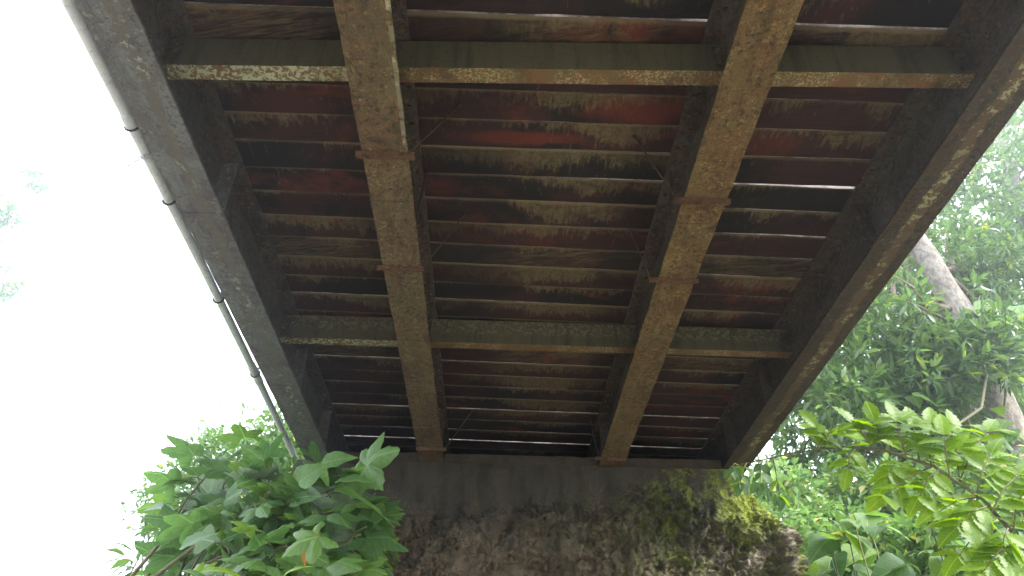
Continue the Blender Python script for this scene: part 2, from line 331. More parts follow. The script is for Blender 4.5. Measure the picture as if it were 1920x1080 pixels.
def leaf_mat(name, dark, light, transl=0.38, rough=0.42, veins=False, island=True, yellow=None, spec=0.5):
    t = NT(name)
    r = t.n('ShaderNodeNewGeometry').outputs['Random Per Island'] if island else t.n('ShaderNodeObjectInfo').outputs['Random']
    c = t.mix(r, dark, light)
    nrm = None
    if yellow is not None:
        c = t.mix(t.ramp(t.math('FRACT', t.math('MULTIPLY', r, 17.7)), 0.955, 0.97), c, yellow)
    if veins:
        o = t.obj(); x, y, z = t.sep(o); ax = t.math('ABSOLUTE', x)
        fr = t.math('FRACT', t.math('MULTIPLY', t.math('MULTIPLY_ADD', ax, -0.75, y), 9.0))
        side = t.ramp(t.math('ABSOLUTE', t.math('SUBTRACT', fr, 0.5)), 0.055, 0.02)
        rib = t.ramp(ax, 0.016, 0.006); vn = t.math('MAXIMUM', t.math('MULTIPLY', side, 0.5), rib)
        c = t.mix(t.math('MULTIPLY', t.ramp(t.noise(o, 5, 4, .6), .4, .65), 0.35), c, tuple(q * 0.6 for q in dark))
        c = t.mix(t.math('MULTIPLY', vn, 0.55), c, tuple(min(1, q * 1.7 + .02) for q in light))
        nrm = t.bump(t.math('MULTIPLY', vn, -1.0), 0.4, 0.01)
    a_ = t.pbr(c, rough, nrm, spec)
    tr = t.n('ShaderNodeBsdfTranslucent')
    tc = t.n('ShaderNodeHueSaturation'); tc.inputs['Saturation'].default_value = 1.12; tc.inputs['Value'].default_value = 1.55; tc.inputs['Hue'].default_value = 0.487
    t.put(tc.inputs['Color'], c); t.put(tr.inputs[0], tc.outputs[0])
    if nrm is not None: t.put(tr.inputs['Normal'], nrm)
    q = t.n('ShaderNodeMixShader'); q.inputs[0].default_value = transl
    t.t.links.new(a_, q.inputs[1]); t.t.links.new(tr.outputs[0], q.inputs[2])
    return t.end(q.outputs[0])
M['leaf_big'] = leaf_mat('broad leaf', (.065, .145, .045), (.125, .24, .065), 0.46, 0.48, True, False)
M['leaf_pale'] = leaf_mat('pale green leaf', (.10, .20, .045), (.17, .29, .06), 0.42, 0.45, True, False)
M['leaf_grey'] = leaf_mat('grey backed leaf', (.16, .23, .14), (.24, .32, .20), 0.25, 0.6, True, False)
M['leaf_orange'] = leaf_mat('withered orange leaf', (.30, .15, .03), (.42, .24, .06), 0.35, 0.6, True, False)
M['leaf_lime'] = leaf_mat('lime leaf', (.13, .24, .020), (.21, .35, .030), 0.55, 0.4, True, False)
M['crown_dark'] = leaf_mat('glossy dark leaves', (.036, .080, .026), (.110, .19, .050), 0.38, 0.3, yellow=(.22, .3, .05))
M['crown_mid'] = leaf_mat('mid green leaves', (.060, .13, .035), (.14, .25, .06), 0.42, 0.4, yellow=(.34, .36, .08))
M['crown_light'] = leaf_mat('light green leaves', (.065, .135, .045), (.17, .27, .08), 0.42, 0.5, yellow=(.42, .40, .12))
M['under'] = leaf_mat('undergrowth leaves', (.075, .155, .05), (.21, .33, .10), 0.4, 0.5, yellow=(.42, .36, .14))

# ------------------------------------------------------------------ ground
def sst(a_, b_, v):
    q = min(1, max(0, (v - a_) / (b_ - a_))); return q * q * (3 - 2 * q)
def ground_h(x, y):
    h = 0.0
    h += 3.7 * sst(5.9, 9.5, y)                                         # embankment that carries the road
    h += 2.3 * sst(2.4, 7.5, x) * sst(-3, 4, y)                         # right bank
    h = min(h, 4.15 + 0.02 * max(0, y - 10))
    if x < -1.3: h = h * (1 - .42 * sst(-1.3, -2.0, x))
    lb = 2.2 * sst(-0.6, -1.5, x) * sst(2.6, 4.4, y) * (1 - .35 * sst(-2.2, -4.5, x))
    h = max(h, lb)
    far = math.hypot(x, y)
    h = h * (1 - sst(30, 70, far)) + 1.5 * sst(30, 70, far)
    if far < 60: h += 0.16 * (noise.fractal(Vector((x * 0.7, y * 0.7, 3.0)), 1.0, 2.0, 4)) * (0.35 + min(h, 1))
    return h
def axis():
    a_ = list(np.arange(-14, 14.01, 0.28)); o_ = []
    s_ = 0.4; q = 14.0
    while q < 95: q += s_; s_ *= 1.35; o_.append(q)
    return [-v for v in reversed(o_)] + a_ + o_
AX = axis(); nA = len(AX)
mb = MB(); mb.v = [(x, y, ground_h(x, y)) for y in AX for x in AX]
mb.f = [(j * nA + i, j * nA + i + 1, (j + 1) * nA + i + 1, (j + 1) * nA + i) for j in range(nA - 1) for i in range(nA - 1)]
mb.m = [0] * len(mb.f)
g = mb.build('ground', M['soil'], smooth=True); tag(g, kind='structure')

# ------------------------------------------------------------------ bridge
bridge = empty('bridge', (0, 2.0, HW))
tag(bridge, 'old road bridge of rusty steel girders and stained timber planks, seen from underneath', 'bridge')
def bpart(mbuild, name, mats, parent=bridge, smooth=False):
    o = mbuild.build(name, mats, parent, smooth); o.matrix_parent_inverse = Matrix.Identity(4)
    wp = Matrix.Translation(-Vector(bridge.location)) if parent is bridge else Matrix.Identity(4)
    o.data.transform(wp) if parent is bridge else None
    return o
BL = Vector(bridge.location)
Y0, Y1 = -3.2, 6.62
def wob(mesh_v, amp): return [(x + random.uniform(-amp, amp), y, z + random.uniform(-amp, amp)) for x, y, z in mesh_v]
def girder(xc, mat, label, fw_=0.2):
    """I section with rolled edges, fine along its length so that the rusted edges can waver"""
    m_ = MB(); n = 180
    prof = [(-fw_ / 2, 0), (fw_ / 2, 0), (fw_ / 2, .013), (.012, .020), (.0055, .034), (.0055, D - .034), (.012, D - .020), (fw_ / 2, D - .013), (fw_ / 2, D - .001),
            (-fw_ / 2, D - .001), (-fw_ / 2, D - .013), (-.012, D - .020), (-.0055, D - .034), (-.0055, .034), (-.012, .020), (-fw_ / 2, .013)]
    k = len(prof)
    for i in range(n + 1):
        y = Y0 + (Y1 - Y0) * i / n
        for j, (px, pz) in enumerate(prof):
            nx = nz = 0
            if abs(px) > 0.05:
                nx = 0.0035 * noise.fractal(Vector((xc * 9 + (3 if px > 0 else 0), y * 9, pz)), 0.7, 2.0, 4)
                nz = 0.0012 * noise.noise(Vector((xc * 5, y * 12, px * 9)))
            m_.v.append((xc + px + nx, y, HW + pz + nz))
    for i in range(n):
        for j in range(k):
            m_.f.append((i * k + j, i * k + (j + 1) % k, (i + 1) * k + (j + 1) % k, (i + 1) * k + j)); m_.m.append(0 if j == 0 or j in (1, 15) else 1)
    m_.f.append(tuple(range(k))); m_.m.append(1); m_.f.append(tuple(n * k + j for j in reversed(range(k)))); m_.m.append(1)
    o = bpart(m_, 'girder', [mat, M['web']]); tag(o, label); return o
GX = (-1.44, -0.517, 0.938, 1.955)
G = [girder(GX[0], M['girder_outer_left'], 'outer girder on the pipe side with lens glare painted into its grey'),
     girder(GX[1], M['girder_left'], 'rusty inner girder nearer the pipe'),
     girder(GX[2], M['girder_right'], 'ochre rusted inner girder nearer the trees'),
     girder(GX[3], M['girder_outer_right'], 'dark outer girder on the tree side with a band of rust and lichen', 0.205)]
def sub(m_, name, mat, parent):
    o = m_.build(name, mat, parent); o.data.transform(Matrix.Translation(-BL)); return o
def stiff(gi, side, y, hgt=1.0, wd=0.085, th=0.01):
    m_ = MB(); s = side; x0 = GX[gi] + s * 0.0075; x1 = GX[gi] + s * wd
    z0, z1 = HW + 0.0215, HW + 0.0215 + (D - 0.043) * hgt
    m_.add([(x0, y, z0 + .014), (x0 + s * .014, y, z0), (x1, y, z0), (x1, y, z1), (x0 + s * .014, y, z1), (x0, y, z1 - .014),
            (x0, y + th, z0 + .014), (x0 + s * .014, y + th, z0), (x1, y + th, z0), (x1, y + th, z1), (x0 + s * .014, y + th, z1), (x0, y + th, z1 - .014)],
           [(0, 1, 2, 3, 4, 5), (11, 10, 9, 8, 7, 6), (0, 6, 7, 1), (1, 7, 8, 2), (2, 8, 9, 3), (3, 9, 10, 4), (4, 10, 11, 5), (5, 11, 6, 0)])
    return sub(m_, 'stiffener', M['girder_outer_left'] if gi == 0 else M['web'], G[gi])
for gi, side, y in [(0, 1, 2.78), (0, 1, 4.62), (0, 1, 5.62), (3, -1, 2.95), (3, -1, 4.66), (3, -1, 5.62), (1, 1, 5.66), (1, -1, 5.66), (2, 1, 5.66), (2, -1, 5.66),
                    (0, 1, 0.6), (3, -1, 0.6)]:
    stiff(gi, side, y)
def gusset(gi, side, y):        # small triangular plate between web and flange
    m_ = MB(); x0 = GX[gi] + side * .0075; x1 = GX[gi] + side * .09; z0 = HW + .022
    for yy in (y, y + .008): m_.v += [(x0, yy, z0), (x1, yy, z0), (x0, yy, z0 + .17)]
    m_.f = [(0, 1, 2), (5, 4, 3), (0, 3, 4, 1), (1, 4, 5, 2), (2, 5, 3, 0)]; m_.m = [0] * 5
    return sub(m_, 'gusset', M['strap'], G[gi])
gusset(1, 1, 2.60); gusset(2, -1, 2.72); gusset(1, 1, 4.45); gusset(2, -1, 4.5)
def splice(gi, y, ln=.13, w_=.196):     # cover plates where two girder lengths join
    m_ = MB(); x = GX[gi]; m_.box((x - w_ / 2, y, HW - .0065), (x + w_ / 2, y + ln, HW - .0015))
    return sub(m_, 'splice_plate', [M['girder_outer_left'], M['girder_left'], M['girder_right'], M['girder_outer_right']][gi], G[gi])
splice(1, on_height(730, 376, H).y); splice(2, on_height(1290, 418, H).y); splice(3, on_height(1690, 432, H).y, .05, .17); splice(0, on_height(380, 398, H).y, .03, .19)
splice(1, 5.1, .02); splice(2, 4.4, .02)

def bolts(gi, side):          # rows of bolt heads under the top flange
    m_ = MB(); y = .9
    while y < 6.0:
        for dx in (.045, .075):
            x = GX[gi] + side * dx; z1 = HW + D - .0135; ph = random.uniform(0, 1); q0 = [(x + .011 * math.cos(ph + a_ * math.pi / 3), y + dx * .6 + .011 * math.sin(ph + a_ * math.pi / 3)) for a_ in range(6)]
            m_.add([(a_, b_, z1) for a_, b_ in q0] + [(a_, b_, z1 - .012) for a_, b_ in q0] + [(x, y + dx * .6, z1 - .0122)], [(i, i + 6, (i + 1) % 6 + 6, (i + 1) % 6) for i in range(6)] + [(12, (i + 1) % 6 + 6, i + 6) for i in range(6)])
        y += .11
    o = sub(m_, 'bolt_heads', M['strap'], G[gi]); o['kind'] = 'stuff'
for gi, sd_ in ((1, 1), (2, -1), (0, 1), (3, -1)): bolts(gi, sd_)

# cross channels between the girders (web towards the camera, flanges away)
def cross(yc, ang, zb, xl, xr, parent=bridge, dep=None):
    """a channel 0.19 high and 0.075 wide, cut to fit between two girder webs"""
    m_ = MB(); z0, z1 = zb, (DW - .018 if dep is None else zb + dep); ta = math.tan(ang); n = 26
    prof = [(0, z0), (.076, z0), (.076, z0 + .008), (.010, z0 + .013), (.010, z1 - .013), (.076, z1 - .008), (.076, z1), (0, z1)]; k = 8
    for i in range(n + 1):
        x = xl + (xr - xl) * i / n
        for (py, pz) in prof: m_.v.append((x, yc + x * ta + py + (.002 * noise.noise(Vector((x * 14, yc, pz * 5))) if pz < z0 + .012 else 0), pz + .0015 * noise.noise(Vector((x * 11, yc * 3, 0)))))
    for i in range(n):
        for j in range(k):
            m_.f.append((i * k + j, (i + 1) * k + j, (i + 1) * k + (j + 1) % k, i * k + (j + 1) % k)); m_.m.append(1 if j == 0 else 0)
    m_.f.append(tuple(range(k))); m_.m.append(0); m_.f.append(tuple(n * k + j for j in reversed(range(k)))); m_.m.append(0)
    return bpart(m_, 'cross_beam', [M['beam_web'], M['beam_flange']])
for yc, an in ((2.0, math.radians(-1.4)), (4.205, math.radians(.45)), (-0.25, 0.0)):
    zb = EYE + 2.54
    for a_, b_ in ((0, 1), (1, 2), (2, 3)):
        cross(yc, an, zb, GX[a_] + .008, GX[b_] - .008)

def cleat(gi, side, y, z0):
    m_ = MB(); x = GX[gi]; a_, b_ = (x + side * .0075, x + side * .068); m_.box((min(a_, b_), y - .0095, z0 + .02), (max(a_, b_), y - .0025, z0 + .15))
    for k in range(3):
        zc = z0 + .045 + .04 * k; xc = x + side * .042; q0 = [(xc + .010 * math.cos(j * math.pi / 3), zc + .010 * math.sin(j * math.pi / 3)) for j in range(6)]
        m_.add([(p, y - .0095, q) for p, q in q0] + [(p, y - .020, q) for p, q in q0], [(i, (i + 1) % 6, (i + 1) % 6 + 6, i + 6) for i in range(6)] + [(6, 7, 8, 9, 10, 11)])
    return sub(m_, 'cleat', M['web'], G[gi])
for yc, an in ((2.0, math.radians(-1.4)), (4.205, math.radians(.45))):
    for gi, sd_ in ((0, 1), (1, -1), (1, 1), (2, -1), (2, 1), (3, -1)): cleat(gi, sd_, yc + (GX[gi] + sd_ * .04) * math.tan(an), EYE + 2.54)

# deck planks: boundaries measured along the middle bay
B = [2.09, 2.28, 2.46, 2.64, 2.84, 3.03, 3.23, 3.43, 3.62, 3.82, 4.01, 4.21, 4.41, 4.61, 4.81, 5.01, 5.19, 5.38, 5.59, 5.79, 6.0, 6.22, 6.4, 6.59, 6.78]
b0 = [B[0] - .193 * k for k in range(27, 0, -1)]
b0[-1] = 1.88
B = b0 + B
PT = 0.040
PW = 4.0
def plank_mesh(wd, seed):
    m_ = MB(); n = 40; k = 8; bv = .004
    for i in range(n + 1):
        x = -PW / 2 + PW * i / n
        e1 = .0035 * noise.fractal(Vector((x * 2.3, seed, 0)), .8, 2, 3) + .002 * noise.noise(Vector((x * 14, seed, 4)))
        e2 = .0035 * noise.fractal(Vector((x * 2.3, seed, 7)), .8, 2, 3) + .002 * noise.noise(Vector((x * 14, seed, 9)))
        zc = .0015 * noise.noise(Vector((x * 3, seed, 2)))
        a_, b_ = -wd / 2 + e1, wd / 2 + e2
        for (yy, z_) in ((a_ + bv, 0), (b_ - bv, 0), (b_, bv), (b_, PT - bv), (b_ - bv, PT), (a_ + bv, PT), (a_, PT - bv), (a_, bv)):
            m_.v.append((x, yy, z_ + zc))
    for i in range(n):
        for j in range(k):
            m_.f.append((i * k + j, (i + 1) * k + j, (i + 1) * k + (j + 1) % k, i * k + (j + 1) % k)); m_.m.append(0)
    m_.f.append(tuple(range(k))); m_.m.append(0); m_.f.append(tuple(n * k + j for j in reversed(range(k)))); m_.m.append(0)
    return m_.mesh('plank', M['plank'])
gapw = {1.88: .009, 2.46: .004, 2.84: .009, 3.23: .003, 3.43: .006, 4.01: .004, 4.81: .012, 5.38: .010, 5.59: .014, 5.79: .006, 6.0: .009, 6.22: .022, 6.4: .008}
for i in range(len(B) - 1):
    ya, yb = B[i], B[i + 1]
    ga = gapw.get(round(ya, 2), random.choice((.0002, .0004, .001, .002))); gb = gapw.get(round(yb, 2), random.choice((.0002, .0005, .001)))
    wd = yb - ya - ga / 2 - gb / 2 + .002
    yc = (ya + yb) / 2 + (ga - gb) / 4
    an = math.radians(0.15 + 1.7 * sst(2.4, 3.8, yc) + random.uniform(-.12, .12))
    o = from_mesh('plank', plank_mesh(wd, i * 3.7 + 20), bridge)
    o.location = Vector((0.28 + random.uniform(-.02, .02), yc, DW + random.uniform(0, .0055))) - BL
    o.rotation_euler = (random.uniform(-.006, .006), 0, an)

# straps under the inner girders and the thin rods that tie them to the deck
def strap(x0, x1, p, tilt=0):
    y = p
    m_ = MB(); m_.box((x0, y - .021, HW - .0085), (x1, y + .021, HW - .0025)); m_.box((x0 + .004, y - .021, HW - .030), (x1 - .004, y - .016, HW - .0085))
    o = bpart(m_, 'strap', M['strap']); return o
for a_, b_ in (((668, 292), (778, 288)), ((706, 499), (797, 506)), ((780, 838), (838, 842))):
    A, Bp = on_height(*a_, H), on_height(*b_, H); strap(A.x, Bp.x, (A.y + Bp.y) / 2)
for a_, b_ in (((1262, 373), (1368, 379)), ((1215, 522), (1308, 528)), ((1115, 856), (1175, 861))):
    A, Bp = on_height(*a_, H), on_height(*b_, H); strap(A.x, Bp.x, (A.y + Bp.y) / 2)
for lo, hi in (((766, 288), (862, 195)), ((795, 498), (870, 403)), ((836, 838), (885, 770)), ((1268, 371), (1190, 255)), ((1220, 521), (1170, 405)), ((1121, 853), (1108, 790)),
               ((781, 415), (799, 322)), ((1256, 422), (1257, 318))):
    A = on_height(*lo, H - .012); C = on_height(*hi, H + D)
    m_ = MB(); mid_ = (A + C) / 2 + Vector((0, 0, -.008)); m_.tube([A, mid_, C], .0042, 6); m_.tube([C - Vector((0, 0, .012)), C], .011, 6)
    bpart(m_, 'tie_rod', M['wire'])

# ------------------------------------------------------------------ pipe beside the bridge
HP = H + .25
pp = [on_height(185, 113, HP), on_height(251, 242, HP), on_height(316, 372, HP), on_height(385, 509, HP), on_height(463, 668, HP), on_height(535, 819, HP), on_height(556, 864, HP)]
d0 = (pp[0] - pp[1]).normalized()
pp = [pp[0] + d0 * 4.6] + pp
pipe = empty('water_pipe', pp[0]); tag(pipe, 'long pale grey water pipe slung alongside the left edge of the bridge', 'pipe')
def ppart(m_, name, mat, smooth=True):
    o = m_.build(name, mat, pipe, smooth); o.data.transform(Matrix.Translation(-pp[0])); return o
m_ = MB(); m_.tube(pp, .026, 20); ppart(m_, 'tube', M['pipe'])
PXY = [(185, 113), (251, 242), (316, 372), (385, 509), (463, 668), (535, 819), (556, 864)]
def on_pipe(py): return on_height(float(np.interp(py, [q[1] for q in PXY], [q[0] for q in PXY])), py, HP)
for py in (224, 712, 690):
    c_ = on_pipe(py); dr = (pp[4] - pp[3]).normalized(); m_ = MB(); m_.tube([c_ - dr * .045, c_ - dr * .04, c_ + dr * .04, c_ + dr * .045], [.027, .031, .031, .027], 20); ppart(m_, 'collar', M['pipe'])
for py in (375, 700, 236, 560):
    c_ = on_pipe(py); m_ = MB(); m_.tube([c_ + Vector((-.02, 0, .04)), c_ + Vector((.06, 0, .045)), Vector((GX[0] - .03, c_.y, c_.z + .05))], .008, 8)
    m_.tube([c_ + Vector((.032 * math.cos(q), 0, .032 * math.sin(q))) for q in np.linspace(0, 6.28, 17)], .006, 6); ppart(m_, 'bracket', M['wire'])
c_ = on_pipe(292); m_ = MB()
for k in range(3): m_.tube([c_ + Vector((.032 * math.cos(q), .012 * k - .012 + .02 * math.sin(q), .032 * math.sin(q))) for q in np.linspace(0, 6.28, 17)], .004, 6)
l0 = c_ + Vector((-.03, 0, -.025)); l1 = l0 + Vector((-.055, .015, -.035))
m_.tube([l0, l1], .004, 6); m_.tube([l1 + Vector((-.013 + .013 * math.cos(q), 0, .013 * math.sin(q))) for q in np.linspace(0, 6.28, 13)], .004, 6)
ppart(m_, 'wire_loop', M['pipe'])

# ------------------------------------------------------------------ abutment
ab = empty('abutment', (0, 5.8, 0)); tag(ab, 'rough weathered abutment wall with mossy right corner under the end of the bridge', 'abutment')
def right_edge(z):      # x of the right corner against height
    k = [(HW - 2.9, 2.75), (HW - 1.35, 2.36), (HW - .85, 2.27), (HW - .42, 2.19), (HW - .30, 2.10), (HW - .06, 2.01), (HW + .2, 1.98)]
    for (a_, b_), (c__, d_) in zip(k, k[1:]):
        if z <= c__: return b_ + (d_ - b_) * max(0, (z - a_)) / (c__ - a_)
    return k[-1][1]
nu, nv = 640, 430; m_ = MB(); YA = 5.74
ZT = HW - .012
for j in range(nv + 1):
    z = -0.2 + (ZT + 0.2) * (j / nv) ** 0.42
    xr = right_edge(z); batter = max(0, (ZT - z)) * 0.06
    for i in range(nu + 1):
        s_ = i / nu
        L1 = xr + 1.62; L2 = 1.6; q = s_ * (L1 + L2)
        cr = 0.10
        if q < L1 - cr: bx, by, nx, ny = -1.62 + q, YA, 0, -1
        elif q < L1 + cr:
            tt = (q - (L1 - cr)) / (2 * cr) * math.pi / 2; bx, by, nx, ny = xr - cr + cr * math.sin(tt), YA + cr - cr * math.cos(tt), math.sin(tt), -math.cos(tt)
        else: bx, by, nx, ny = xr, YA + (q - L1), 1, 0
        by -= batter
        P_ = Vector((bx, by, z)); cal = 1 - .65 * sst(1.45, 1.7, bx) * sst(HW - .55, HW - .35, z)
        rough = sst(HW - .22, HW - .52, z + .20 * noise.noise(P_ * 1.7) - .14 * max(0, bx - .6))
        rr = sst(.6, 1.7, bx + .4 * noise.noise(P_ * 1.3))
        n1 = noise.fractal(P_ * 1.6, .8, 2.0, 4); n2 = noise.fractal(Vector((bx * 9, by * 9, z * 5)), .7, 2.1, 5)
        rid = 1 - abs(noise.noise(Vector((bx * 13, by * 13, z * 5.5)) + Vector((n1, n1, 0)) * 1.2)) * 2
        rid2 = 1 - abs(noise.noise(Vector((bx * 30, by * 30, z * 17)) + Vector((n2, 0, n1)))) * 2
        rid3 = noise.fractal(Vector((bx * 26, by * 26, z * 20)) + Vector((n2, n1, 0)) * 2, .6, 2.1, 3)
        dsp = .03 * n1 + .004 * n2 + rough * (.055 * n1 + .026 * n2 + (.010 + .030 * rr) * max(0, rid) + (.005 + .014 * rr) * rid2 + (.006 + .022 * rr) * max(-.4, rid3))
        stp = noise.fractal(Vector((bx * 3.1, by * 3.1, z * 2.6)) + Vector((3, n2 * .5, 1)), .9, 2.2, 5)
        stq = noise.fractal(Vector((bx * 7.0, by * 7.0, z * 6.0)) + Vector((8, n1 * .5, 4)), .9, 2.2, 4)
        dsp += rough * (.036 * sst(.0, .04, stp) + .020 * sst(.05, .08, stq) - .03 * sst(-.20, -.25, stq) - .03 * sst(-.25, -.30, stp)) + .006 * sst(.15, .19, stp)
        st = sst(.12, .3, noise.fractal(P_ * 2.6 + Vector((5, 2, 8)), 1, 2, 3)) * rr * rough
        dsp += .05 * st
        lip = sst(HW - .03, HW, z) * .0
        fade = cal * (1 - .85 * sst(ZT - .05, ZT, z))
        m_.v.append((bx + nx * dsp * fade, by + ny * dsp * fade, z + (.012 * n1 + .006 * n2 if j == nv else 0)))
for j in range(nv):
    for i in range(nu):
        a_ = j * (nu + 1) + i; m_.f.append((a_, a_ + 1, a_ + nu + 2, a_ + nu + 1)); m_.m.append(0)
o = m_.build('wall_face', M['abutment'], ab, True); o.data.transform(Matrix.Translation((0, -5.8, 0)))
m_ = MB(); m_.box((-1.60, 5.80, HW - .5), (2.0, 7.3, HW - .016)); m_.box((-1.60, 6.75, HW - .016), (2.0, 7.3, DW - .01))
o = m_.build('bearing_seat', M['ledge'], ab); o.data.transform(Matrix.Translation((0, -5.8, 0)))
# low upstand between the girder ends on the bearing seat
for a_, b_ in ((GX[0] + .103, GX[1] - .103), (GX[1] + .103, GX[2] - .103), (GX[2] + .103, GX[3] - .106)):
    m_ = MB(); n = 24
    for i in range(n + 1):
        x = a_ + (b_ - a_) * i / n
        f_ = .006 * noise.fractal(Vector((x * 6, 1, 2)), .8, 2, 4); t_ = .008 * noise.fractal(Vector((x * 5, 4, 2)), .8, 2, 4)
        for (yy, z_) in ((5.775 + f_, HW - .02), (5.775 + f_, HW + .075 + t_), (5.80 + f_, HW + .088 + t_), (5.98, HW + .088 + t_), (5.98, HW - .02)): m_.v.append((x, yy, z_))
    for i in range(n):
        for j in range(5): m_.f.append((i * 5 + j, (i + 1) * 5 + j, (i + 1) * 5 + (j + 1) % 5, i * 5 + (j + 1) % 5)); m_.m.append(0)
    m_.f.append(tuple(range(5))); m_.m.append(0); m_.f.append(tuple(n * 5 + j for j in reversed(range(5)))); m_.m.append(0)
    o = m_.build('bearing_upstand', M['ledge'], ab); o.data.transform(Matrix.Translation((0, -5.8, 0)))

# ------------------------------------------------------------------ leaves as masses (numpy)
T_V = np.array([(0, 0, 0), (-.42, .25, .10), (-.46, .55, .12), (0, 1, -.22), (.46, .55, .12), (.42, .25, .10), (0, .5, 0)], float)
T_F = np.array([(0, 6, 1), (1, 6, 2), (2, 6, 3), (0, 5, 6), (5, 4, 6), (4, 3, 6)])
def nrm(a_): return a_ / np.maximum(1e-9, np.linalg.norm(a_, axis=-1, keepdims=True))
def leaf_cloud(name, mat, pos, dr, up, ln, wd, parent=None, origin=(0, 0, 0)):
    pos, dr, up = map(lambda q: np.asarray(q, float), (pos, dr, up)); n = len(pos)
    dr = nrm(dr); sx = nrm(np.cross(dr, up)); uz = np.cross(sx, dr)
    ln = np.broadcast_to(ln, n)[:, None, None]; wd = np.broadcast_to(wd, n)[:, None, None]
    V = (pos[:, None, :] + T_V[None, :, 0:1] * wd * sx[:, None, :] + T_V[None, :, 1:2] * ln * dr[:, None, :] + T_V[None, :, 2:3] * (wd + .3 * ln * (T_V[None, :, 1:2] > .9)) * uz[:, None, :])
    V = V.reshape(-1, 3) - np.array(origin)
    F = (T_F[None] + (np.arange(n) * 7)[:, None, None]).reshape(-1, 3)
    m = bpy.data.meshes.new(name); m.vertices.add(len(V)); m.loops.add(F.size); m.polygons.add(len(F))
    m.vertices.foreach_set('co', V.astype(np.float32).ravel()); m.loops.foreach_set('vertex_index', F.astype(np.int32).ravel())
    m.polygons.foreach_set('loop_start', np.arange(0, F.size, 3, dtype=np.int32)); m.polygons.foreach_set('loop_total', np.full(len(F), 3, np.int32))
    m.polygons.foreach_set('use_smooth', np.ones(len(F), bool))
    m.materials.append(mat); m.update(calc_edges=True); m.validate()
    return from_mesh(name, m, parent)
def rosettes(centres, outward, per, ln, spread=.9, droop=.35, wr=.26, jit=.35):
    """whorls of leaves at twig ends"""
    n = len(centres); c = np.repeat(centres, per, 0); ow = np.repeat(outward, per, 0)
    d_ = nrm(ow * .8 + rng.normal(0, spread, c.shape)); d_[:, 2] -= droop * rng.random(len(c)); d_ = nrm(d_)
    up = nrm(rng.normal(0, .45, c.shape) + np.array([0, 0, 1.0]))
    l_ = ln * (1 + jit * rng.uniform(-1, 1, len(c)))
    p_ = c + d_ * (.02 + rng.random(len(c))[:, None] * .05)
    return p_, d_, up, l_, l_ * wr * rng.uniform(.8, 1.2, len(c))
def blob_points(cx, cy, cz, rx, ry, rz, nclump, per, clump_r, shell=.55):
    """points gathered in clumps spread through an uneven crown"""
    d_ = nrm(rng.normal(0, 1, (nclump, 3))); r_ = shell + (1 - shell) * rng.random(nclump) ** .6
    wobb = 1 + .28 * np.array([noise.noise(Vector(tuple(q * 1.7)) + Vector((cx, cy, cz))) for q in d_]) * 2
    c = d_ * (r_ * wobb)[:, None] * np.array([rx, ry, rz]) + np.array([cx, cy, cz])
    pts = np.repeat(c, per, 0) + rng.normal(0, clump_r, (nclump * per, 3)) * np.array([1, 1, .7])
    out = nrm(pts - np.array([cx, cy, cz]) + np.array([0, 0, rz * .3]))
    return pts, out

# ------------------------------------------------------------------ trees on the right bank
def limb(m_, a_, b_, r0, r1, bend=.15, n=6, k=8, mat=0):
    a_, b_ = Vector(a_), Vector(b_); off = Vector(rng.normal(0, bend, 3).tolist()) * (b_ - a_).length
    pts = [a_.lerp(b_, i / n) + off * math.sin(math.pi * i / n) * .5 for i in range(n + 1)]
    m_.tube(pts, [r0 + (r1 - r0) * i / n for i in range(n + 1)], k); return pts
def clear_of(P_, O_, segs, r_=.30):
    keep = np.ones(len(P_), bool)
    for A, B_ in segs:         # open space on the bridge side of a bare stretch of trunk
        A, B_ = np.array(A), np.array(B_); AB = (B_ - A)[[0, 2]]; q = np.clip(((P_[:, [0, 2]] - A[[0, 2]] * (P_[:, 1:2] / A[1]) - np.array([0, EYE]) * (1 - P_[:, 1:2] / A[1])) @ AB) / (AB @ AB), 0, 1)
        k = P_[:, 1:2] / A[1]; ax = (A[[0, 2]] * k + np.array([0, EYE]) * (1 - k)) + q[:, None] * AB * k
        keep &= ~((np.linalg.norm(P_[:, [0, 2]] - ax, axis=1) < r_) & (P_[:, 1] < A[1] + .2))
    return P_[keep], O_[keep]
